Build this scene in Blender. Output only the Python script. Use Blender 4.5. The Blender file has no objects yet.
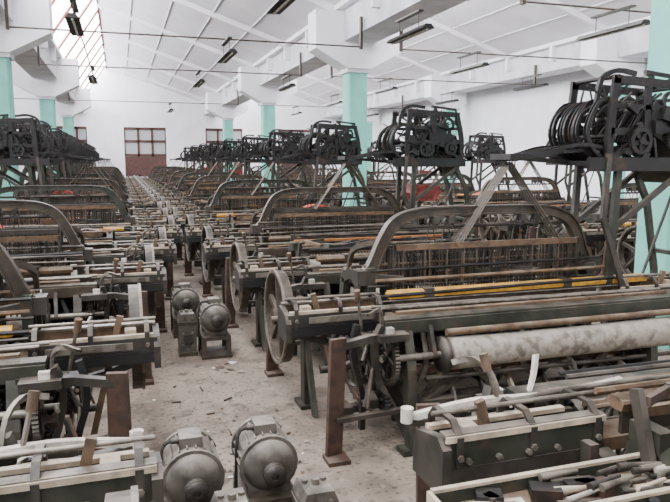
import bpy, math, random
from mathutils import Vector, Matrix, Euler
R = random.Random(7)
COL = bpy.context.scene.collection

# ---------------------------------------------------------------- materials
MATS = {}
DC=(0.225,0.19,0.15)
def mat(name, col, rough=0.7, metal=0.0, dust=0.0, dcol=DC, var=0.3, scale=9.0, bump=0.0):
    m = bpy.data.materials.new(name); m.use_nodes = True
    nt = m.node_tree; N = nt.nodes; L = nt.links
    b = N['Principled BSDF']
    b.inputs['Roughness'].default_value = rough
    b.inputs['Metallic'].default_value = metal
    tc = N.new('ShaderNodeTexCoord')
    no = N.new('ShaderNodeTexNoise'); no.inputs['Scale'].default_value = scale
    no.inputs['Detail'].default_value = 5
    L.new(tc.outputs['Object'], no.inputs['Vector'])
    mr = N.new('ShaderNodeMapRange'); mr.inputs[1].default_value=.3; mr.inputs[2].default_value=.7
    mr.inputs[3].default_value=1-var; mr.inputs[4].default_value=1+var
    L.new(no.outputs[0], mr.inputs[0])
    mx = N.new('ShaderNodeMix'); mx.data_type='RGBA'; mx.blend_type='MULTIPLY'
    mx.inputs[0].default_value=1.0
    mx.inputs[6].default_value=(*col,1)
    L.new(mr.outputs[0], mx.inputs[7])
    last = mx.outputs[2]
    if dust>0:
        # rust / oil blotches
        for sc,lo,hi,amt,c in((14,.48,.62,.8,(col[0]*.3+.007,col[1]*.28+.006,col[2]*.25+.004,1)),(8,.60,.70,.4,(.08,.04,.02,1))):
            ng = N.new('ShaderNodeTexNoise'); ng.inputs['Scale'].default_value=sc; ng.inputs['Detail'].default_value=6
            L.new(tc.outputs['Object'], ng.inputs['Vector'])
            rg = N.new('ShaderNodeMapRange'); rg.inputs[1].default_value=lo; rg.inputs[2].default_value=hi
            rg.inputs[3].default_value=0; rg.inputs[4].default_value=amt if col[0]<.3 else amt*.5
            L.new(ng.outputs[0], rg.inputs[0])
            mg = N.new('ShaderNodeMix'); mg.data_type='RGBA'
            L.new(rg.outputs[0], mg.inputs[0]); L.new(last, mg.inputs[6]); mg.inputs[7].default_value=c
            last=mg.outputs[2]
        g = N.new('ShaderNodeNewGeometry'); s = N.new('ShaderNodeSeparateXYZ')
        L.new(g.outputs['Normal'], s.inputs[0])
        r2 = N.new('ShaderNodeMapRange'); r2.inputs[1].default_value=-.1; r2.inputs[2].default_value=.98
        r2.inputs[3].default_value=0.11*dust; r2.inputs[4].default_value=dust
        L.new(s.outputs[2], r2.inputs[0])
        n2 = N.new('ShaderNodeTexNoise'); n2.inputs['Scale'].default_value=6.0; n2.inputs['Detail'].default_value=9
        L.new(tc.outputs['Object'], n2.inputs['Vector'])
        r3 = N.new('ShaderNodeMapRange'); r3.inputs[1].default_value=.40; r3.inputs[2].default_value=.60
        r3.inputs[3].default_value=.12; r3.inputs[4].default_value=1
        L.new(n2.outputs[0], r3.inputs[0])
        mu = N.new('ShaderNodeMath'); mu.operation='MULTIPLY'
        L.new(r2.outputs[0], mu.inputs[0]); L.new(r3.outputs[0], mu.inputs[1])
        m2 = N.new('ShaderNodeMix'); m2.data_type='RGBA'
        L.new(mu.outputs[0], m2.inputs[0]); L.new(last, m2.inputs[6]); m2.inputs[7].default_value=(*dcol,1)
        last = m2.outputs[2]
    L.new(last, b.inputs['Base Color'])
    if bump>0:
        bp = N.new('ShaderNodeBump'); bp.inputs['Strength'].default_value=bump; bp.inputs['Distance'].default_value=.02
        L.new(no.outputs[0], bp.inputs['Height']); L.new(bp.outputs[0], b.inputs['Normal'])
    MATS[name]=m
    return m
def emis(name, col, st):
    m = bpy.data.materials.new(name); m.use_nodes=True
    b = m.node_tree.nodes['Principled BSDF']
    b.inputs['Base Color'].default_value=(*col,1)
    b.inputs['Emission Color'].default_value=(*col,1); b.inputs['Emission Strength'].default_value=st
    MATS[name]=m
mat('iron',(0.022,0.019,0.015),.5,.1,.62)
mat('iron_dark',(0.006,0.006,0.006),.5,.1,.10,dcol=(0.14,0.12,0.10))
mat('iron_green',(0.020,0.024,0.016),.5,.1,.50)
mat('iron_brown',(0.046,0.034,0.022),.45,.1,.45)
mat('motor_grey',(0.085,0.077,0.064),.55,.2,.75,dcol=(0.34,0.30,0.25))
mat('rust',(0.055,0.027,0.016),.85,.0,.4)
mat('steel',(0.155,0.138,0.11),.4,.4,.62,dcol=(0.36,0.32,0.26))
mat('wood',(0.105,0.060,0.029),.8,0,.6,dcol=(0.31,0.25,0.185))
mat('wood_pale',(0.38,0.31,0.22),.8,0,.6,dcol=(0.54,0.48,0.39))
mat('wood_orange',(0.46,0.17,0.04),.7,0,.3)
mat('yellow_paint',(0.62,0.33,0.035),.6,0,.35,dcol=(0.48,0.36,0.18))
mat('yarn',(0.29,0.26,0.21),.95,0,.45,dcol=(0.50,0.46,0.40),var=.15,scale=30)
mat('yarn_brown',(0.12,0.078,0.045),.95,0,.4)
mat('red_cloth',(0.42,0.05,0.035),.9,0,.2)
mat('red_paint',(0.24,0.035,0.028),.7,0,.1)
mat('frame_brown',(0.08,0.035,0.028),.7,0,0)
mat('teal_paint',(0.20,0.56,0.46),.7,0,.0,var=.1,scale=3)
mat('plaster',(0.87,0.87,0.90),.9,0,0,var=.06,scale=1.2)
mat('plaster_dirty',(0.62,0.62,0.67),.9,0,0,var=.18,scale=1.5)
mat('ceil',(0.83,0.81,0.84),.9,0,0,var=.08,scale=.8)
mat('paper',(0.62,0.6,0.55),.9,0,0)
mat('white_paint',(0.60,0.56,0.48),.6,0,.5,dcol=(.36,.31,.25))
mat('rubber',(0.012,0.012,0.012),.8,0,.3)
mat('wire',(0.12,0.095,0.07),.6,.2,0)
emis('sky_glass',(0.95,0.96,1.0),15.0)
emis('dim_glass',(0.35,0.36,0.38),.3)
def floor_mat():
    m = mat('concrete',(0.245,0.20,0.155),.85,0,0,var=.18,scale=1.3,bump=.15)
    nt=m.node_tree;N=nt.nodes;L=nt.links;b=N['Principled BSDF']
    src=b.inputs['Base Color'].links[0].from_socket
    tc=N.new('ShaderNodeTexCoord')
    for sc,lo,hi,amt,c in((1.7,.5,.62,.75,(.11,.085,.062,1)),(11,.56,.7,.55,(.34,.29,.23,1)),(26,.56,.66,.8,(.05,.038,.028,1)),(5,.58,.68,.7,(.05,.04,.03,1))):
        n=N.new('ShaderNodeTexNoise');n.inputs['Scale'].default_value=sc;n.inputs['Detail'].default_value=8
        L.new(tc.outputs['Object'],n.inputs['Vector'])
        r=N.new('ShaderNodeMapRange');r.inputs[1].default_value=lo;r.inputs[2].default_value=hi;r.inputs[3].default_value=0;r.inputs[4].default_value=amt
        L.new(n.outputs[0],r.inputs[0])
        x=N.new('ShaderNodeMix');x.data_type='RGBA';L.new(r.outputs[0],x.inputs[0]);L.new(src,x.inputs[6]);x.inputs[7].default_value=c
        src=x.outputs[2]
    L.new(src,b.inputs['Base Color'])
floor_mat()

# ---------------------------------------------------------------- mesh builder
class MB:
    def __init__(s): s.v=[];s.f=[];s.m=[];s.sm=[];s.names=[]
    def mi(s,n):
        if n not in s.names: s.names.append(n)
        return s.names.index(n)
    def add(s,vs,fs,m,smooth=False):
        o=len(s.v); s.v+= [tuple(v) for v in vs]; k=s.mi(m)
        for f in fs:
            s.f.append([i+o for i in f]); s.m.append(k); s.sm.append(smooth)
    def box(s,c,d,m,rot=None):
        hx,hy,hz=d[0]/2,d[1]/2,d[2]/2
        vs=[Vector((x*hx,y*hy,z*hz)) for x in(-1,1) for y in(-1,1) for z in(-1,1)]
        if rot: 
            M=Euler(rot).to_matrix(); vs=[M@v for v in vs]
        c=Vector(c); vs=[v+c for v in vs]
        s.add(vs,[(0,1,3,2),(4,6,7,5),(0,4,5,1),(2,3,7,6),(0,2,6,4),(1,5,7,3)],m)
    def bx(s,x0,x1,y0,y1,z0,z1,m): s.box(((x0+x1)/2,(y0+y1)/2,(z0+z1)/2),(abs(x1-x0),abs(y1-y0),abs(z1-z0)),m)
    def basis(s,ax):
        ax=Vector(ax).normalized(); t=Vector((0,0,1)) if abs(ax.z)<.9 else Vector((1,0,0))
        u=ax.cross(t).normalized(); w=ax.cross(u).normalized(); return ax,u,w
    def cyl(s,p0,p1,r,m,seg=12,r1=None):
        p0=Vector(p0);p1=Vector(p1); ax,u,w=s.basis(p1-p0); r1=r if r1 is None else r1
        vs=[]
        for p,rr in((p0,r),(p1,r1)):
            for i in range(seg):
                a=2*math.pi*i/seg; vs.append(p+u*math.cos(a)*rr+w*math.sin(a)*rr)
        s.add(vs,[(i,i+seg,(i+1)%seg+seg,(i+1)%seg) for i in range(seg)],m,seg>6)
        s.add(vs,[tuple(range(seg)),tuple(range(2*seg-1,seg-1,-1))],m)
    def lathe(s,c,ax,prof,m,seg=20):
        c=Vector(c); ax,u,w=s.basis(ax); vs=[];fs=[]
        for (h,r) in prof:
            for i in range(seg):
                a=2*math.pi*i/seg; vs.append(c+ax*h+u*math.cos(a)*r+w*math.sin(a)*r)
        for k in range(len(prof)-1):
            for i in range(seg):
                j=(i+1)%seg; fs.append((k*seg+i,(k+1)*seg+i,(k+1)*seg+j,k*seg+j))
        s.add(vs,fs,m,True)
    def annulus(s,c,ax,ro,ri,w_,m,seg=28,teeth=0,tooth=.012):
        c=Vector(c);ax,u,w=s.basis(ax); n=teeth*2 if teeth else seg; vs=[];fs=[]
        for h in(-w_/2,w_/2):
            for kind in(0,1):
                for i in range(n):
                    a=2*math.pi*i/n
                    r=ri if kind else (ro+(tooth if (teeth and i%2) else 0))
                    vs.append(c+ax*h+u*math.cos(a)*r+w*math.sin(a)*r)
        for i in range(n):
            j=(i+1)%n
            fs+= [(i,j,2*n+j,2*n+i),(n+i,3*n+i,3*n+j,n+j),(i,n+i,n+j,j),(2*n+i,2*n+j,3*n+j,3*n+i)]
        s.add(vs,fs,m)
    def wheel(s,c,ax,r,w_,m,spokes=5,rim=.04,hub=.05,teeth=0,sp=.035):
        c=Vector(c);axx,u,w=s.basis(ax)
        s.annulus(c,ax,r,r-rim,w_,m,seg=36,teeth=teeth)
        s.cyl(c-axx*w_*.8,c+axx*w_*.8,hub,m,12)
        for k in range(spokes):
            a=2*math.pi*k/spokes+.3; d=u*math.cos(a)+w*math.sin(a)
            s.bar(c+d*hub*.8,c+d*(r-rim*.6),w_*.45,sp,m,axx)
    def bar(s,p0,p1,t,h,m,n=None):
        p0=Vector(p0);p1=Vector(p1);ax=(p1-p0).normalized()
        n=Vector(n) if n is not None else (Vector((0,0,1)) if abs(ax.z)<.9 else Vector((0,1,0)))
        q=ax.cross(n).normalized(); n=q.cross(ax).normalized()
        vs=[]
        for p in(p0,p1):
            for a,b in((-1,-1),(1,-1),(1,1),(-1,1)): vs.append(p+n*a*t/2+q*b*h/2)
        s.add(vs,[(0,1,2,3),(7,6,5,4),(0,4,5,1),(1,5,6,2),(2,6,7,3),(3,7,4,0)],m)
    def path(s,pts,n,t,h,m):
        pts=[Vector(p) for p in pts]; n=Vector(n).normalized(); vs=[];N=len(pts)
        for i,p in enumerate(pts):
            a=pts[i-1] if i>0 else p; b=pts[i+1] if i<N-1 else p
            d1=(p-a).normalized() if i>0 else (b-p).normalized(); d2=(b-p).normalized() if i<N-1 else d1
            tg=(d1+d2).normalized(); q=tg.cross(n).normalized(); k=1/max(.5,math.sqrt((1+d1.dot(d2))/2))
            for a_,b_ in((-1,-1),(1,-1),(1,1),(-1,1)): vs.append(p+n*a_*t/2+q*b_*h/2*k)
        fs=[]
        for i in range(N-1):
            for k in range(4): fs.append((i*4+k,(i+1)*4+k,(i+1)*4+(k+1)%4,i*4+(k+1)%4))
        fs+=[(0,1,2,3),((N-1)*4+3,(N-1)*4+2,(N-1)*4+1,(N-1)*4)]
        s.add(vs,fs,m)
    def tube(s,pts,r,m,seg=6):
        for a,b in zip(pts[:-1],pts[1:]): s.cyl(a,b,r,m,seg)
    def prism(s,poly,axis,a0,a1,m):
        n=len(poly);vs=[]
        for a in(a0,a1):
            for p in poly: vs.append((a,p[0],p[1]) if axis=='x' else ((p[0],a,p[1]) if axis=='y' else (p[0],p[1],a)))
        fs=[tuple(range(n)),tuple(range(2*n-1,n-1,-1))]+[(i,(i+1)%n,(i+1)%n+n,i+n) for i in range(n)]
        s.add(vs,fs,m)
    def mesh(s,name,sx=1,sy=1):
        me=bpy.data.meshes.new(name)
        vs=[(x*sx,y*sy,z) for x,y,z in s.v]
        fs=s.f if sx*sy>0 else [f[::-1] for f in s.f]
        me.from_pydata(vs,[],fs)
        for n in s.names: me.materials.append(MATS[n])
        me.polygons.foreach_set('material_index',s.m); me.polygons.foreach_set('use_smooth',s.sm)
        me.update(); return me
def smooth_curve(pts,n=4):
    pts=[Vector(p) for p in pts]; out=[]
    P=[pts[0]]+pts+[pts[-1]]
    for i in range(1,len(P)-2):
        for k in range(n):
            t=k/n; a,b,c,d=P[i-1],P[i],P[i+1],P[i+2]
            out.append(.5*((2*b)+(c-a)*t+(2*a-5*b+4*c-d)*t*t+(3*b-a-3*c+d)*t**3))
    out.append(pts[-1]); return out
def obj(name,me,loc=(0,0,0),rz=0,parent=None):
    o=bpy.data.objects.new(name,me); COL.objects.link(o); o.location=loc; o.rotation_euler=(0,0,rz)
    if parent: o.parent=parent
    return o

# ---------------------------------------------------------------- loom (front = -y, drive side = -x)
def loom(variant=0, arch=True, seed=1, near=False, tray=False):
    r=random.Random(seed); b=MB()
    FR='iron_green' if variant!=1 else 'iron_brown'
    FX=1.08; SZ=-.09
    for sx in(-1,1):
        x=sx*FX; n=(1,0,0)
        P=lambda pts:[(x,p[0],p[1]) for p in pts]
        b.path(smooth_curve(P([(-.86,.0),(-.80,.3),(-.78,.6),(-.66,.95)]),3),n,.07,.10,FR)
        b.path(smooth_curve(P([(.82,.0),(.74,.3),(.72,.6),(.62,1.04)]),3),n,.07,.10,FR)
        b.path(smooth_curve(P([(-.70,.93),(-.45,.80),(-.15,.77),(.1,.88),(.35,1.1),(.64,1.03)]),4),n,.07,.09,FR)
        b.path(smooth_curve(P([(-.8,.42),(-.4,.5),(0,.52),(.4,.5),(.76,.42)]),3),n,.05,.08,FR)
        b.path(smooth_curve(P([(-.82,.10),(-.5,.24),(0,.28),(.5,.24),(.8,.10)]),3),n,.06,.09,FR)
        b.bar((x,0,.25),(x,0,.95),.06,.09,FR,n)
        b.bar((x,-.72,.48),(x,-.15,.80),.04,.07,FR,n)
        b.bar((x,.15,.9),(x,.7,.48),.04,.07,FR,n)
        b.prism([(-.74,.6),(-.45,.62),(-.35,.80),(-.66,.9)],'x',x-.02,x+.02,'iron')
        b.prism([(.1,.55),(.5,.55),(.55,.8),(.3,1.0),(.1,.85)],'x',x-.02,x+.02,'iron')
        b.prism([(-.7,.12),(-.3,.24),(-.3,.48),(-.7,.42)],'x',x-.015,x+.015,'iron_dark')
        b.bx(x-.09,x+.09,-.90,-.77,0,.04,FR); b.bx(x-.09,x+.09,.73,.86,0,.04,FR)
        for yy,zz in((.25,.76),(.05,.38),(-.64,.88)):
            b.cyl((x-.09,yy,zz),(x+.09,yy,zz),.06,'iron',12)
        for yy,zz in((-.5,.83),(-.3,.80),(.3,1.12),(.5,1.1)):
            b.cyl((x,yy,zz),(x,yy,zz+.05),.018,'steel',6)
        b.bar((x,.05,.85),(x,.05,1.22 if arch else 1.05),.07,.16,FR,n)
        b.bar((x-.06,.12,.9),(x-.06,.02,1.2),.03,.05,'iron',n)
    b.bx(-FX,FX,-.76,-.68,.22,.34,'iron'); b.bx(-FX,FX,.66,.74,.26,.38,'iron')
    b.bx(-FX,FX,-.04,.04,.5,.58,'iron_dark'); b.bx(-FX,FX,.2,.24,.5,.72,'iron_dark')
    b.bx(-FX,FX,-.5,-.46,.1,.18,'iron_dark')
    b.bx(-1.25,1.5,-.72,-.60,.925,.965,FR); b.bx(-1.25,1.5,-.74,-.71,.86,.95,FR)
    b.bx(-1.1,1.4,-.60,-.55,.93,.985,'wood'); b.cyl((-1.2,-.52,1.0),(1.4,-.52,.99),.014,'steel',8)
    b.cyl((-.8,-.80,.86),(1.38,-.80,.86),.026,'wood' if variant==0 else 'steel',14)
    b.cyl((-1.2,-.80,.70),(1.5,-.80,.70),.025,'steel',10)
    b.lathe((-.78,-.80,.70),(1,0,0),[(0,.03),(0,.115),(.02,.120),(.5,.113),(1.1,.112),(1.7,.116),(2.14,.12),(2.16,.115),(2.16,.03)],'yarn',28)
    for q in(-.83,1.4):
        b.lathe((q-.02,-.80,.70),(1,0,0),[(0,.02),(0,.13),(.04,.13),(.04,.02)],'iron',24)
    b.bar((-.9,-.80,.70),(-.9,-.70,.93),.03,.06,'iron',(1,0,0)); b.bar((1.45,-.80,.70),(1.45,-.70,.93),.03,.06,'iron',(1,0,0))
    b.cyl((-1.05,-.6,.52),(1.05,-.6,.52),.04,'wood',12)
    b.cyl((-.95,-.78,.52),(1.3,-.78,.50),.018,'iron',8)
    b.cyl((-1.85 if not tray else -1.3,.3,.78),(1.4,.3,.78),.024,'steel',10)
    for q in(-.6,.6):
        for e in(-.06,.06): b.bar((q+e,.3,.78),(q+e,.42,.84),.03,.06,'iron',(1,0,0))
        b.cyl((q-.08,.42,.84),(q+.08,.42,.84),.025,'steel',8)
        b.bar((q,.42,.84),(q,-.2,.80),.05,.05,'wood',(1,0,0))
    b.cyl((-1.5,.05,.38),(1.4,.05,.38),.03,'iron',10)
    b.cyl((-1.3,-.25,.16),(1.3,-.25,.16),.035,'iron',10)
    for k,q in enumerate((-.7,-.45,-.2,.1,.35,.62,.85)):
        c=['steel','iron','wood_pale','iron'][k%4]
        b.path(smooth_curve([(q,-.78,.30+.02*k),(q+.05,-.55,.44),(q+.08,-.2,.40),(q+.1,.3,.22),(q+.1,.6,.2)],3),(1,0,0),.02,.05,c)
        b.cyl((q,-.5,.45),(q+.12,-.42,.85),.008,'wire',5)
    for k in range(10):
        q=-.9+.22*k+r.uniform(-.06,.06)
        b.path(smooth_curve([(q,-.66,.86),(q+r.uniform(-.1,.1),-.72,.6),(q+r.uniform(-.25,.25),-.6,.3)],3),(0,1,0),.02,.035,r.choice(['iron','iron_dark','rust','steel']))
    for q in(-.95,.95):
        b.cyl((q,.05,.38),(q+.07,.05,.38),.14,'iron',16)
        b.path(smooth_curve([(q,-.1,.3),(q,-.2,.55),(q*1.2,-.3,.6),(q*1.5,-.3,.5)],3),(0,1,0),.05,.05,'iron')
    b.bar((-.95,-.7,.3),(-.3,-.66,.62),.03,.05,'iron'); b.bar((.95,-.7,.3),(.3,-.66,.62),.03,.05,'iron')
    b.bar((-1.0,-.62,.72),(-.1,-.6,.25),.03,.04,'iron_dark'); b.bar((1.0,-.62,.75),(.4,-.6,.2),.03,.04,'steel')
    b.cyl((-.3,-.66,.62),(.3,-.66,.62),.02,'iron',8)
    for q in(-.85,.85):
        b.path(smooth_curve([(q,-.25,.14),(q,-.2,.5),(q,-.27,.88)],3),(1,0,0),.05,.09,'iron')
    S=1.88
    b.bx(-S,S,-.37,-.2,.92+SZ,.98+SZ,'wood')
    b.bx(-S,S,-.385,-.37,.89+SZ,.985+SZ,'iron')
    b.bx(-.98,.98,-.235,-.215,.98+SZ,1.02,'iron_brown')
    cap='yellow_paint' if (variant in(0,2) and arch) else 'wood'
    b.prism([(-.27,1.01),(-.18,1.01),(-.17,1.04),(-.20,1.07),(-.25,1.07),(-.28,1.04)],'x',-1.02,1.5 if arch else 1.02,cap)
    b.bx(-.72,-.64,-.285,-.17,1.0,1.08,'iron'); b.bx(.6,.68,-.285,-.17,1.0,1.08,'iron')
    b.bx(-.98,1.4,-.15,-.12,1.0,1.045,'wood'); 
    b.cyl((-1.25,-.45,1.0),(1.3,-.45,.98),.013,'steel',8)
    for sx in(-1,1):
        a,c=(1.12,S)
        X0,X1=sorted((sx*a,sx*c)); z=SZ
        b.bx(X0,X1,-.40,-.37,.96+z,1.06+z,'iron'); b.bx(X0,X1,-.20,-.17,.96+z,1.10+z,'iron_green' if near else 'wood')
        if near:
            b.bx(X0,X1,-.21,-.165,.86+z,.97+z,'iron')
            b.bx(X0,X1,-.175,-.155,1.085+z,1.11+z,'wood_pale')
            for q in range(5): b.cyl((X0+.1+q*.14,-.165,1.0+z),(X0+.1+q*.14,-.145,1.0+z),.013,'steel',6)
        b.bx(X0+.02,X1-.06,-.385,-.35,1.06+z,1.08+z,'wood_pale'); b.bx(X0,X1,-.22,-.165,1.10+z,1.115+z,'steel')
        b.cyl((X0,-.29,1.16+z),(X1,-.29,1.16+z),.011,'steel',8)
        b.bx(X0,X1,-.42,-.40,.90+z,.97+z,'iron_dark')
        for q in(a+.04,a+.36,c-.06):
            b.path([(sx*q,-.41,.96+z),(sx*q,-.41,1.10+z),(sx*q,-.37,1.15+z),(sx*q,-.22,1.15+z),(sx*q,-.16,1.10+z),(sx*q,-.16,.98+z)],(1,0,0),.03,.014,'iron')
            for yy in(-.425,-.15): b.cyl((sx*q,yy-.01,1.02+z),(sx*q,yy+.01,1.02+z),.014,'steel',6)
        b.prism([(-.42,.86+z),(-.15,.86+z),(-.15,1.06+z),(-.2,1.1+z),(-.38,1.06+z),(-.42,1.0+z)],'x',sx*c-.02,sx*c+.02,'iron')
        b.bx(sx*(c-.16)-.035,sx*(c-.16)+.035,-.33,-.25,.99+z,1.1+z,'wood_pale')
        b.path(smooth_curve([(sx*(a+.1),-.43,1.02+z),(sx*(a+.35),-.455,1.03+z),(sx*(c-.15),-.43,1.02+z)],4),(0,0,1),.045,.012,'steel')
        b.path(smooth_curve([(sx*1.42,-.30,.14),(sx*1.52,-.29,.55),(sx*1.66,-.29,1.10)],3),(0,1,0),.03,.04,'wood')
        b.bx(sx*1.42-.06,sx*1.42+.06,-.37,-.2,.08,.2,'iron')
        b.path([(sx*1.1,-.25,.16),(sx*1.42,-.25,.14)],(0,1,0),.06,.06,'iron')
        b.path(smooth_curve([(sx*1.12,-.3,.80),(sx*1.3,-.3,.70),(sx*1.55,-.28,.72),(sx*1.84,-.28,.82)],3),(0,1,0),.05,.05,'iron')
    b.wheel((-1.19,-.62,.66),(1,0,0),.20,.035,'iron',5,.035,.04,teeth=48)
    b.wheel((-1.21,-.44,.42),(1,0,0),.11,.035,'iron',4,.03,.03,teeth=30)
    b.wheel((-1.24,-.68,.36),(1,0,0),.08,.04,'iron_dark',4,.03,.02,teeth=20)
    b.annulus((-1.17,-.62,.66),(1,0,0),.10,.06,.03,'iron_dark',24)
    b.wheel((-1.20,.05,.38),(1,0,0),.23,.04,'iron',6,.035,.05,teeth=56)
    b.wheel((-1.20,.3,.78),(1,0,0),.12,.04,'iron',4,.035,.04,teeth=30)
    b.wheel((1.19,-.5,.5),(1,0,0),.12,.03,'iron',4,.03,.03,teeth=30)
    b.wheel((1.25,.3,.78),(1,0,0),.2,.06,'iron',4,.03,.04)
    b.cyl((-1.3,-.62,.66),(-1.08,-.62,.66),.02,'steel',8)
    b.path(smooth_curve([(-1.3,-.78,.95),(-1.34,-.75,.8),(-1.3,-.7,.55),(-1.2,-.72,.35)],3),(0,1,0),.07,.035,'iron')
    b.path(smooth_curve([(-1.42,-.6,.92),(-1.46,-.62,.7),(-1.38,-.6,.4),(-1.36,-.55,.1)],3),(0,1,0),.05,.04,'iron_dark')
    b.prism([(-.45,.55),(-.2,.5),(-.1,.75),(-.3,.84),(-.48,.78)],'x',-1.30,-1.26,'iron_brown')
    b.bx(-1.34,-1.12,-.86,-.70,.84,.89,'iron'); b.bx(-1.28,-1.22,-.82,-.77,.89,.93,'white_paint')
    b.path(smooth_curve([(-1.28,-.72,.89),(-1.30,-.78,1.02),(-1.36,-.86,1.08),(-1.45,-.9,1.06)],3),(1,0,0),.02,.03,'steel')
    for k in range(34):
        q=-1.14-.26*r.random(); y0=r.uniform(-.75,.6)
        b.cyl((q,y0,r.uniform(.25,.85)),(q-.12*r.random(),y0+r.uniform(-.2,.2),r.uniform(.2,.95)),r.uniform(.008,.019),r.choice(['iron','iron_dark','iron','steel','rust']),6)
    for k in range(14):
        b.box((-1.16-.2*r.random(),r.uniform(-.7,.6),r.uniform(.3,.9)),(r.uniform(.03,.1),r.uniform(.05,.14),r.uniform(.04,.14)),r.choice(['iron','iron_dark','iron_green','rust']),(r.uniform(-.5,.5),0,0))
    for k in range(14):
        q=1.14+.3*r.random(); y0=r.uniform(-.7,.6)
        b.cyl((q,y0,r.uniform(.3,.9)),(q+.1*r.random(),y0+r.uniform(-.2,.2),r.uniform(.2,1.0)),r.uniform(.008,.016),r.choice(['iron','iron_dark','steel']),6)
    if not tray:
        b.wheel((-1.76,.38,.78),(1,0,0),.39,.08,'iron_brown' if variant==0 else 'iron',6,.03,.07,sp=.045)
        b.annulus((-1.80,.38,.78),(1,0,0),.40,.375,.02,'steel',36)
        b.lathe((-1.68,.3,.78),(1,0,0),[(0,.02),(0,.18),(.03,.18),(.05,.13),(.07,.18),(.1,.18),(.1,.02)],'rust' if variant!=2 else 'iron',24)
        b.bar((-1.56,.3,.78),(-1.56,.3,.0),.05,.12,FR,(1,0,0)); b.bx(-1.63,-1.49,.18,.42,0,.03,FR)
        b.bar((-1.56,.0,.0),(-1.56,.28,.65),.04,.07,FR,(1,0,0))
    else:
        x0,x1,y0,y1,z=-2.05,-.9,.06,.30,.86
        b.bx(x0,x1,y0,y1,z,z+.02,'wood')
        b.bx(x0,x1,y0-.015,y0,z-.05,z+.07,'iron_green'); b.bx(x0,x1,y1,y1+.015,z-.05,z+.07,'iron_green')
        b.bx(x0,x1,y0-.018,y0+.004,z+.07,z+.082,'wood_pale'); b.bx(x0,x1,y1-.004,y1+.018,z+.07,z+.082,'wood_pale')
        b.bx(x0-.015,x0,y0-.015,y1+.015,z-.05,z+.075,'wood_pale'); b.bx(x1,x1+.015,y0-.015,y1+.015,z-.05,z+.075,'wood_pale')
        b.box((-1.86,.18,z+.035),(.22,.10,.03),'white_paint',(0,0,.15)); b.box((-1.86,.18,z+.052),(.15,.04,.006),'red_cloth',(0,0,.15))
        for k in range(34):
            q=r.uniform(-1.7,-1.0); yy=r.uniform(.09,.26); d=r.uniform(-.1,.1); zz=z+r.uniform(.03,.08)
            b.cyl((q,yy,zz),(q+.16,yy+d*.4,zz+.005),r.uniform(.008,.02),r.choice(['wood_pale','yarn','iron','iron_dark','iron','steel']),8,.008)
        for k in range(10): b.box((r.uniform(-2.0,-.95),r.uniform(.1,.26),z+.04),(r.uniform(.03,.12),r.uniform(.03,.08),.05),r.choice(['iron','iron_dark','rust']),(0,0,r.uniform(-1,1)))
        for q in(-1.85,-1.25):
            b.bar((q,.18,z),(q,.18,0),.05,.06,'iron',(1,0,0)); b.bx(q-.08,q+.08,.1,.26,0,.03,'iron')
        b.bar((-1.9,.18,.5),(-1.08,.18,.5),.04,.05,'iron')
    b.box((-1.64,-.78,.45),(.12,.035,.88),'rust',(.07,0,.2)); b.bx(-1.72,-1.56,-.88,-.72,0,.03,'rust')
    b.path([(-1.64,-.79,.82),(-1.4,-.78,.86),(-1.1,-.72,.86)],(0,0,1),.05,.06,'iron')
    b.bar((-1.64,-.8,.3),(-1.1,-.76,.3),.03,.05,'iron')
    b.cyl((-1.36,-.55,.85),(-1.42,-.62,1.12),.012,'steel',6); b.cyl((-1.42,-.62,1.1),(-1.435,-.64,1.18),.022,'wood',8)
    if arch:
        for k in range(6):
            y=-.06+.055*k; dz=r.uniform(-.06,.04)
            b.bx(-.9,.9,y-.009,y+.009,1.35+dz,1.40+dz,['wood','iron','wood','iron_brown'][k%4])
            b.bx(-.9,.9,y-.007,y+.007,.80+dz,.83+dz,'wood')
            for q in(-.9,.9): b.bx(q-.012,q+.012,y-.009,y+.009,.8+dz,1.40+dz,'iron')
            for h in range(60):
                q=-.88+1.76*h/59+r.uniform(-.012,.012)
                b.bx(q-.004,q+.004,y-.001,y+.001,.83+dz,1.36+dz,r.choice(['wire','iron','iron_brown','iron_dark']))
    b.cyl((-1.1,.64,1.08),(1.1,.64,1.08),.05,'iron_brown' if variant else 'steel',16)
    b.bx(-1.1,1.1,.40,.45,1.12,1.17,'wood_orange' if (variant==2 or not arch) and not near else 'wood')
    b.bx(-1.0,1.0,.48,.50,1.06,1.2,'iron')
    for h in range(50):
        q=-.95+1.9*h/49; b.bx(q-.004,q+.004,.43,.47,.98,1.13+r.uniform(0,.03),'iron')
    b.cyl((-1.0,.58,.52),(1.0,.58,.52),.11 if variant==0 else .2,'yarn' if variant!=1 else 'yarn_brown',24)
    for q in(-1.0,1.0): b.lathe((q-.02,.58,.52),(1,0,0),[(0,.05),(0,.28),(.012,.29),(.03,.28),(.04,.05)],'iron' if variant else 'rust',32)
    b.wheel((1.06,.58,.52),(1,0,0),.25,.03,'iron',6,.03,.05,teeth=60)
    if variant:
        c='wood' if variant==1 else 'wood_orange'
        b.add([(-.93,.66,1.135),(.93,.66,1.135),(.93,-.2,1.0),(-.93,-.2,1.0)],[(0,1,2,3)],'yarn_brown')
        b.add([(-.93,-.24,.96),(.93,-.24,.96),(.93,-.62,.985),(-.93,-.62,.985)],[(0,1,2,3)],'yarn_brown')
        b.add([(-.93,.69,1.10),(.93,.69,1.10),(.93,.78,.6),(-.93,.78,.6)],[(0,1,2,3)],'yarn_brown')
        b.box((r.uniform(-.3,.3),.3,1.18),(1.2,.2,.03),c,(.1,0,r.uniform(-.1,.1)))
        b.box((r.uniform(-.2,.4),.56,1.15),(1.0,.09,.05),'wood_orange',(.1,0,r.uniform(-.05,.05)))
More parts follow.
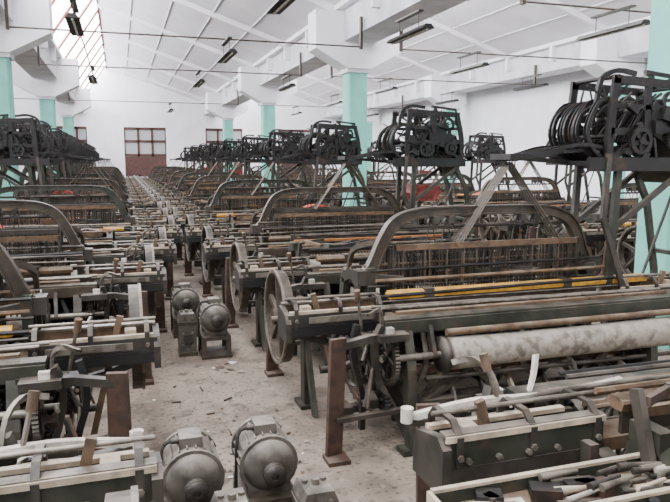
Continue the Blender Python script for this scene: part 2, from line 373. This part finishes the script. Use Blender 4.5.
        if not arch:
            b.path(smooth_curve([(.2,.3,1.16),(.3,.3,1.25),(.5,.3,1.27),(.68,.3,1.22),(.75,.3,1.15)],3),(0,1,0),.26,.08,'red_cloth')
    for k in range(11):
        y=r.uniform(-.5,.6); z=r.uniform(1.0,1.24)
        if near: z=min(z,1.1)
        b.cyl((-1.12,y,z),(1.12,y,z+r.uniform(-.03,.03)),r.uniform(.009,.016),r.choice(['steel','iron','wood','iron_dark']),6)
    for k in range(24):
        q=r.uniform(-1.0,1.0); y=r.uniform(-.1,.6); z=1.14
        b.box((q,y,z),(r.uniform(.05,.4),r.uniform(.02,.08),r.uniform(.02,.09)),r.choice(['iron','iron_dark','wood','iron_green','rust','iron']),(0,r.uniform(-.2,.2),r.uniform(-1,1)))
    if arch:
        A='iron_brown' if variant!=2 else 'iron_green'
        pts=smooth_curve([(-1.16,.05,1.12),(-1.06,.05,1.20),(-.97,.05,1.40),(-.86,.05,1.57),(-.68,.05,1.65),(-.4,.05,1.67),(0,.05,1.67),(.4,.05,1.67),(.66,.05,1.65),(.86,.05,1.57),(.98,.05,1.40),(1.06,.05,1.20),(1.16,.05,1.12)],4)
        b.path(pts,(0,1,0),.035,.075,A)
        b.path([Vector((p.x*1.03,p.y,p.z+.033)) for p in pts],(0,1,0),.08,.014,A)
        b.path([Vector((p.x*.97,p.y,p.z-.033)) for p in pts],(0,1,0),.08,.014,A)
        b.cyl((-.9,.05,1.54),(.92,.05,1.54),.016,'iron',8)
        for q in(-.5,-.35,.35,.5):
            b.bx(q-.025,q+.025,-.02,.12,1.57,1.63,'iron')
            b.annulus((q,.05,1.57),(0,1,0),.05,.035,.03,'iron',16)
            b.cyl((q,.05,1.54),(q+.03,.05,1.38),.006,'iron',5); b.cyl((q,.12,1.54),(q-.03,.12,1.38),.006,'iron',5)
        b.bx(-1.2,-1.04,-.02,.12,1.08,1.2,'iron'); b.bx(1.04,1.2,-.02,.12,1.08,1.2,'iron')
        for sx in(-1,1):
            b.path(smooth_curve([(sx*1.08,.55,1.05),(sx*1.08,.45,1.3),(sx*1.0,.2,1.40),(sx*.97,.05,1.42)],3),(1,0,0),.035,.045,A)
        b.cyl((-1.08,.5,1.22),(1.08,.5,1.22),.02,'iron',8)
        if variant==1:
            b.prism([(1.22,1.5),(1.52,1.5),(1.6,1.6),(1.58,1.72),(1.2,1.74),(1.14,1.62)],'y',-.15,.15,'red_paint')
            b.bar((1.37,0,1.5),(1.1,0,1.1),.04,.06,'iron')
    if near:
        b.path(smooth_curve([(-1.80,-.66,.90),(-1.5,-.60,.96),(-1.1,-.56,.96),(-.7,-.54,1.0)],4),(0,0,1),.035,.035,'white_paint')
        b.path(smooth_curve([(-1.2,-.62,.92),(-1.12,-.68,1.02),(-1.08,-.72,1.12)],3),(1,0,0),.02,.03,'white_paint')
        b.cyl((-1.82,-.66,.88),(-1.82,-.66,.95),.03,'white_paint',14); b.cyl((-1.6,-.48,.98),(-1.0,-.48,1.02),.014,'steel',8)
        b.bar((-1.8,-.66,.88),(-1.1,-.60,.80),.03,.05,'iron')
        b.box((-1.2,-.43,.86),(.3,.03,.09),'iron_green')
        for k in range(10):
            q=-1.5+.28*k; b.tube(smooth_curve([(q,-.3,1.05),(q+.1,-.4,1.0),(q+.12,-.5,.8),(q+.2,-.6,.5)],3),.006,r.choice(['paper','rubber','yarn']),5)
        for k in range(50):
            q=r.uniform(-1.3,1.3); y=r.uniform(-.7,-.2)
            b.cyl((q,y,r.uniform(.5,1.0)),(q+r.uniform(-.3,.3),y+r.uniform(-.15,.15),r.uniform(.4,1.05)),r.uniform(.006,.018),r.choice(['iron','iron_dark','steel','wood_pale','iron_green','iron']),6)
    return b

def dobby(seed=2, full=True):
    r=random.Random(seed); b=MB(); D='iron_dark'
    for y in(-.26,.26):
        b.bar((1.08,y*1.0,1.0),(1.12,y,2.06),.045,.06,'iron_green',(0,1,0))
        b.path([(1.75,y,2.06),(1.95,y,1.7),(2.1,y,1.0),(2.12,y,0)],(0,1,0),.045,.06,'iron_green')
        b.bar((1.1,y,1.5),(1.8,y,1.98),.04,.045,'iron',(0,1,0))
        b.bx(2.04,2.2,y-.06,y+.06,0,.03,'iron_green')
    b.bar((2.08,-.26,1.2),(2.08,.26,1.2),.04,.05,'iron_green')
    b.bx(.78,1.92,-.30,.30,2.05,2.09,D); b.bx(.78,1.92,-.31,-.27,2.0,2.12,'iron_dark')
    for y in(-.27,.27):
        n=(0,1,0)
        b.path(smooth_curve([(1.0,y,2.08),(1.0,y,2.4),(1.04,y,2.80)],3),n,.035,.07,D)
        b.path(smooth_curve([(1.86,y,2.08),(1.86,y,2.4),(1.78,y,2.74)],3),n,.035,.07,D)
        b.path([(1.0,y,2.78),(1.82,y,2.74)],n,.035,.07,D)
        b.path([(1.0,y,2.34),(1.86,y,2.36)],n,.035,.06,D)
        b.path([(1.0,y,2.56),(1.84,y,2.54)],n,.03,.04,D)
        b.bar((1.02,y,2.12),(1.45,y,2.35),.03,.05,D,n); b.bar((1.84,y,2.12),(1.45,y,2.35),.03,.05,D,n)
        b.bar((1.38,y,2.08),(1.38,y,2.76),.03,.06,D,n)
        b.prism([(1.4,2.36),(1.6,2.36),(1.62,2.52),(1.45,2.6)],'y',y-.01,y+.01,D)
        b.annulus((1.64,y,2.60),(0,1,0),.10,.07,.03,D,20)
    for q,z in((1.04,2.8),(1.78,2.74),(1.02,2.3),(1.84,2.2),(1.42,2.55),(1.25,2.2)):
        b.cyl((q,-.3,z),(q,.3,z),.018,D,8)
    for k in range(15):
        y=-.25+.5*k/14; j=r.uniform(-.03,.03)
        b.path(smooth_curve([(.98,y,2.10),(.84+j,y,2.18),(.76+j,y,2.32),(.80+j,y,2.48),(.92,y,2.58+j),(1.04,y,2.60)],3),(0,1,0),.012,.034,D)
        b.path(smooth_curve([(1.2,y,2.25),(1.32,y,2.45+j),(1.5,y,2.6),(1.66,y,2.62)],2),(0,1,0),.012,.03,D)
        if k%2==0:
            b.path(smooth_curve([(1.0,y,2.2),(.7,y,2.20+j),(.4,y*.8,2.15),(.15,y*.6,2.10)],3),(0,1,0),.012,.03,D)
            b.cyl((.15,y*.6,2.10),(.15,y*.6,2.0),.006,D,5)
    b.bx(.10,.3,-.16,.16,2.10,2.15,D); b.bar((.2,0,2.12),(.9,0,2.07),.04,.06,D)
    b.cyl((1.68,-.24,2.38),(1.68,.24,2.38),.10,D,14)
    for k in range(60):
        a=r.uniform(0,6.28); y=r.uniform(-.23,.23)
        b.cyl((1.68+.09*math.cos(a),y,2.38+.09*math.sin(a)),(1.68+.13*math.cos(a),y,2.38+.13*math.sin(a)),.008,'wood',5)
    b.wheel((1.28,-.33,2.26),(0,1,0),.11,.03,D,5,.03,.03,teeth=34)
    b.wheel((1.66,-.33,2.26),(0,1,0),.09,.03,D,4,.03,.03,teeth=24)
    b.path(smooth_curve([(1.80,0,2.45),(1.90,0,2.2),(1.84,0,1.9),(1.76,0,2.1),(1.72,0,2.35)],4),(0,1,0),.4,.02,'iron_brown')
    for k in range(90):
        p=(r.uniform(1.0,1.85),r.uniform(-.27,.27),r.uniform(2.1,2.75)); q=(p[0]+r.uniform(-.35,.35),p[1]+r.uniform(-.05,.05),p[2]+r.uniform(-.3,.25))
        q=(min(1.98,max(.8,q[0])),q[1],max(2.08,min(2.84,q[2])))
        b.cyl(p,q,r.uniform(.006,.015),r.choice([D,D,D,'iron']),5)
    for k in range(26):
        c=(r.uniform(1.05,1.8),r.choice([-.3,.29,0]),r.uniform(2.15,2.7)); b.box(c,(r.uniform(.05,.18),.05,r.uniform(.04,.15)),D,(0,r.uniform(-.6,.6),0))
    b.path(smooth_curve([(.9,-.2,2.56),(.94,-.2,2.78),(1.1,-.2,2.86),(1.3,-.2,2.84)],3),(0,1,0),.03,.04,D)
    b.bar((1.5,-.2,2.72),(1.46,-.2,2.86),.03,.04,D); b.bar((1.40,-.2,2.86),(1.8,-.2,2.82),.03,.04,D)
    b.cyl((1.8,-.2,2.82),(1.8,-.2,2.6),.012,D,6)
    for k in range(9):
        y=-.1+.2*k/8
        for q in(-.30,.68): b.cyl((.18,y*.6,2.08),(q,y,1.41),.0045,'iron' if k%2 else 'wire',4)
    b.path([(.98,-.3,2.15),(.93,-.33,1.6),(1.25,-.34,.8)],(0,1,0),.03,.05,'iron')
    b.cyl((1.95,-.2,2.2),(1.3,-.2,.5),.014,'iron',6)
    return b

print('building meshes')
bl=[loom(0,True,3),loom(1,True,4),loom(2,True,5),loom(0,False,12),loom(2,False,13)]
b0=loom(0,False,9,near=True,tray=True); b0m=loom(0,False,10,near=True)
bd=[dobby(2),dobby(5)]
ML=[x.mesh('power_loom_mesh_%d'%i) for i,x in enumerate(bl)]
MLm=[x.mesh('power_loom_mirror_%d'%i,-1,1) for i,x in enumerate(bl)]
M0=b0.mesh('loom_near',1,-1); M0m=b0m.mesh('loom_near_m',-1,-1)
MD=[x.mesh('dobby_mesh_%d'%i) for i,x in enumerate(bd)]; MDm=[x.mesh('dobby_mesh_m%d'%i,-1,1) for i,x in enumerate(bd)]

def place(x,y,var,mirror=False,dob=True,k=0,dx=0):
    o=obj('power_loom',(MLm if mirror else ML)[var],(x,y,0))
    if dob: obj('dobby_head',(MDm if mirror else MD)[k%2],(dx,0,0),0,o)
    return o
obj('power_loom',M0,(3.05,2.0,0)); obj('power_loom',M0m,(-1.80,2.12,0))
Y=4.9; i=0; YB=[]
while Y<42:
    YB.append((Y,i%2==0)); Y+=1.97; i+=1
av=[0,1,2,0,2,1]
for i,(y,a) in enumerate(YB):
    var=av[(i//2)%6] if a else 3+(i//2)%2
    place([3.0,3.0,2.9,2.85][i] if i<4 else 2.76,y,var,False,a,i//2)
for i,(y,a) in enumerate(YB):
    var=av[(i//2+1)%6] if a else 3+(i//2+1)%2
    place(8.75,y+.1,var,False,a and i>0,i//2)
YA=[4.62,7.0,8.9,10.8,12.7,14.6,18.0,19.9,21.8,23.7,25.5,28.3,30.2,32.1,34.0,35.95,39.0,41.0]
for i,y in enumerate(YA):
    a=(i==0 or i%2==1)
    var=([0,1][i] if i<2 else av[(i//2+1)%6]) if a else 3+(i//2)%2
    place([-1.70,-1.5,-1.25,-1.0][i] if i<4 else -.97,y,var,True,i>3,i,.60)
for i,(y,a) in enumerate(YB[5:]): place(-7.6,y,(i%3 if a else 3),True,a,i)

# ---------------------------------------------------------------- motors
def motor():
    b=MB(); G='motor_grey'
    b.lathe((0,-.2,.42),(0,1,0),[(0,.02),(0,.07),(.02,.12),(.05,.145),(.09,.15),(.33,.15),(.37,.145),(.4,.12),(.42,.06),(.42,.02)],G,24)
    for k in range(22):
        a=math.pi*2*k/22
        b.box((.152*math.cos(a),0.01,.42+.152*math.sin(a)),(.025,.22,.008),G,(0,-a,0))
    for y in(-.13,.15): b.annulus((0,y,.42),(0,1,0),.165,.14,.025,G,24)
    b.cyl((0,-.27,.42),(0,-.2,.42),.02,'steel',8)
    b.lathe((0,-.30,.42),(0,1,0),[(0,.02),(0,.06),(.02,.06),(.03,.04),(.04,.06),(.06,.06),(.06,.02)],'iron',18)
    b.bx(-.12,.12,-.14,-.08,.24,.32,G); b.bx(-.12,.12,.1,.16,.24,.32,G)
    b.bx(-.06,.06,-.06,.08,.56,.62,G); b.cyl((-.06,0,.59),(-.1,0,.59),.018,'iron',8)
    b.bx(-.15,.15,-.2,.2,.2,.24,'iron_brown')
    for x in(-.13,.13):
        for y in(-.16,.16): b.bar((x,y,0),(x,y,.2),.04,.05,'iron_brown')
    b.bx(-.16,.16,-.2,.2,0,.03,'iron_brown')
    b.tube(smooth_curve([(-.1,0,.59),(-.15,0,.55),(-.165,0,.3),(-.16,.05,.02)],3),.01,'rubber')
    return b
def brakebox():
    b=MB(); G='motor_grey'
    b.prism([(-.09,.0),(.09,.0),(.095,.40),(.07,.46),(-.07,.46),(-.095,.40)],'y',-.1,.1,G)
    b.bx(-.10,.10,-.12,.12,0,.04,'iron_brown'); b.bx(-.10,.10,-.115,.115,.34,.375,'iron')
    for x in(-.05,.05):
        for z in(.12,.25,.41): b.cyl((x,-.12,z),(x,-.1,z),.014,'steel',6)
        b.cyl((x,.03,.45),(x,.03,.475),.018,'steel',6)
    b.cyl((0,-.15,.2),(0,.15,.2),.05,'iron',16); b.cyl((0,0,.45),(0,0,.49),.022,'steel',8)
    b.wheel((0,.14,.2),(0,1,0),.08,.02,'iron',4,.025,.03)
    return b
mm=motor().mesh('motor_mesh'); mb=brakebox().mesh('brake_mesh')
for x,y,r in((.30,3.45,.0),(.72,3.50,.0),(.90,6.95,.0),(.68,7.9,.0)):
    obj('electric_motor',mm,(x,y,0),r)
for x,y,r in((.45,2.98,.0),(.88,3.0,.0),(.62,7.05,0)):
    obj('gearbox',mb,(x,y,0),r)
b=MB()
for k in range(110):
    x=R.uniform(.15,1.3);y=R.uniform(4.2,6.2); s=R.uniform(.006,.022)
    if k<8: x=R.uniform(.8,1.2);y=R.uniform(6.2,6.6);s=R.uniform(.03,.055)
    if k>=50: x=R.uniform(.35,1.25);y=R.uniform(3.9,5.2)
    n=R.randint(4,6); ph=R.uniform(0,6)
    vs=[(x+s*R.uniform(.3,1.5)*math.cos(ph+6.283*i/n),y+s*R.uniform(.3,1.5)*math.sin(ph+6.283*i/n),.004+R.uniform(0,.01)) for i in range(n)]
    b.add(vs,[tuple(range(n))],R.choice(['paper','yarn','rust','wood','iron']))
for k in range(16):
    x=R.uniform(.35,1.2);y=R.uniform(4.0,6.2);a=R.uniform(0,3.1);l=R.uniform(.03,.12)
    b.cyl((x,y,.01),(x+l*math.cos(a),y+l*math.sin(a),.01),.008,R.choice(['iron','rust','steel','wood']),6)
obj('lint_scraps',b.mesh('lint'))

# ---------------------------------------------------------------- room
Y0,Y1=-6.0,45.0; XW0,XW1=-11.3,15.2
XB=[-10.9,-2.46,5.9,14.3]
def single(name,fn):
    b=MB(); fn(b); return obj(name,b.mesh(name))
single('floor',lambda b:b.bx(XW0,XW1,Y0,Y1,-.1,0,'concrete'))
OPS=[(-3.7,-1.9),(.35,3.0),(5.6,8.1),(10.6,13.1)]
def wallback(b):
    xs=[XW0]+[v for o in OPS for v in o]+[XW1]
    for i in range(0,len(xs),2): b.bx(xs[i],xs[i+1],Y1,Y1+.2,0,8.2,'plaster')
    for a,c in OPS: b.bx(a,c,Y1,Y1+.2,0,1.0,'plaster'); b.bx(a,c,Y1,Y1+.2,4.2,8.2,'plaster')
single('wall_back',wallback)
single('wall_front',lambda b:b.bx(XW0,XW1,Y0-.2,Y0,0,8.2,'plaster'))
single('wall_right',lambda b:b.bx(XW1,XW1+.2,Y0-.2,Y1+.2,0,8.2,'plaster'))
single('wall_left',lambda b:b.bx(XW0-.2,XW0,Y0-.2,Y1+.2,0,8.2,'plaster'))
for i,(a,c) in enumerate(OPS):
    def w(b,a=a,c=c):
        b.bx(a,c,Y1+.1,Y1+.12,1.0,4.2,'dim_glass')
        nx=3
        for k in range(nx+1):
            x=a+(c-a)*k/nx; b.bx(x-.07,x+.07,Y1+.02,Y1+.1,1.0,4.2,'frame_brown')
        for z in(1.05,2.4,3.3,4.12): b.bx(a,c,Y1+.02,Y1+.1,z-.08,z+.08,'frame_brown')
        b.bx(a,c,Y1+.03,Y1+.09,1.0,2.3,'frame_brown')
        b.bx(a-.1,c+.1,Y1-.1,Y1+.0,.93,1.0,'plaster_dirty')
    single('window_%d'%(i+1),w)
for X in XB:
    def g(b,X=X):
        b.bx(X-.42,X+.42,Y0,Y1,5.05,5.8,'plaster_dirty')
        b.bx(X-.62,X+.62,Y0,Y1,5.8,5.92,'plaster')
        y=.5
        while y<Y1:
            b.bx(X-.60,X+.60,y-.07,y+.07,5.35,5.8,'plaster'); y+=2.62
    single('gutter_beam',g)
cy=[-4.75,5.78,16.3,26.8,37.3]
def col(edge):
    b=MB()
    b.prism([(-.26,-.22),(-.22,-.26),(.22,-.26),(.26,-.22),(.26,.22),(.22,.26),(-.22,.26),(-.26,.22)],'z',0,4.42,'teal_paint')
    if edge: b.prism([(-.30,4.40),(.30,4.40),(.6,4.6),(.6,5.78),(-1.15,5.78),(-1.15,4.85)],'y',-.35,.35,'plaster')
    else: b.prism([(-.30,4.40),(.30,4.40),(1.15,4.85),(1.15,5.78),(-1.15,5.78),(-1.15,4.85)],'y',-.35,.35,'plaster')
    b.bx(-.31,.31,-.31,.31,4.3,4.42,'plaster_dirty')
    return b
cmesh=col(0).mesh('column_mesh'); cedge=col(1).mesh('column_edge')
for X in XB:
    for y in cy:
        if X<-10: obj('concrete_column',cedge,(X,y,0),math.pi)
        else: obj('concrete_column',cedge if X>14 else cmesh,(X,y,0))
ZR=7.9
def ceilf(b):
    for i in range(3):
        a=XB[i];c=XB[i+1]; xr=a+1.9
        b.prism([(xr,ZR),(c-.5,5.9),(c-.5,6.05),(xr,ZR+.15)],'y',Y0,Y1,'ceil')
        y=.5
        while y<Y1:
            b.prism([(xr,ZR-.16),(c-.5,5.74),(c-.5,5.95),(xr,ZR+.02)],'y',y-.06,y+.06,'ceil'); y+=5.24
        for t in(.2,.4,.6,.8):
            x=xr+(c-.5-xr)*t; z=ZR+(5.9-ZR)*t; b.bx(x-.02,x+.02,Y0,Y1,z-.03,z+.03,'plaster_dirty')
    b.bx(XW0,XB[0],Y0,Y1,5.9,6.0,'ceil'); b.bx(XB[3],XW1,Y0,Y1,5.9,6.0,'ceil')
single('ceiling',ceilf)
for i in range(3):
    def cl(b,i=i):
        a=XB[i]+.5; xr=XB[i]+1.9
        b.add([(a,Y0,5.9),(a,Y1,5.9),(xr,Y1,ZR+.05),(xr,Y0,ZR+.05)],[(0,1,2,3)],'sky_glass')
        y=Y0
        while y<Y1:
            b.bar((a+.06,y,5.9),(xr+.03,y,ZR),.06,.07,'red_paint',(0,1,0)); y+=2.62
        for t in(0.02,.5,.98):
            x=a+(xr-a)*t+.05;z=5.9+(ZR-5.9)*t; b.box((x,(Y0+Y1)/2,z),(.05,Y1-Y0,.05),'red_paint')
    single('window_%d'%(5+i),cl)
def lamp():
    b=MB()
    b.prism([(-.11,0),(-.05,.07),(.05,.07),(.11,0)],'y',-.8,.8,'iron_dark')
    b.cyl((0,-.75,-.01),(0,.75,-.01),.018,'paper',8)
    for y in(-.4,.4): b.cyl((0,y,.07),(0,y,.35),.008,'iron',5)
    b.bx(-.05,.05,-.5,.5,.33,.36,'iron_brown')
    return b
lm=lamp().mesh('lamp_mesh')
for x,ys in((8.2,(9.6,14.5,19.8,25,31)),(12.1,(9.6,17.6,23,31)),(2.3,(9.2,14.5,19.8,31)),(-.6,(12,19.8)),(5.0,(11,20))):
    for y in ys: obj('fluorescent_lamp',lm,(x,y,4.28))
for i in range(3):
    for y in(9.6,14.5,19.8,31):
        def rod(b,i=i,y=y):
            b.cyl((XB[i]+.5,y,4.67),(XB[i+1]-.5,y,4.67),.018,'iron_brown',6)
            for X in(XB[i]+.5,XB[i+1]-.5):
                b.bx(X-.03,X+.03,y-.04,y+.04,4.62,5.34,'iron_brown')
        single('conduit_pipe',rod)

w=bpy.data.worlds.new('World'); bpy.context.scene.world=w; w.use_nodes=True
w.node_tree.nodes['Background'].inputs[0].default_value=(.85,.9,1,1); w.node_tree.nodes['Background'].inputs[1].default_value=1.0
cam=bpy.data.cameras.new('camera'); co=bpy.data.objects.new('camera',cam); COL.objects.link(co)
co.location=(0,0,2.1); co.rotation_euler=(math.radians(82),0,math.radians(-18.2))
cam.sensor_width=36; cam.lens=34.9; cam.clip_start=.05; cam.clip_end=200
bpy.context.scene.camera=co
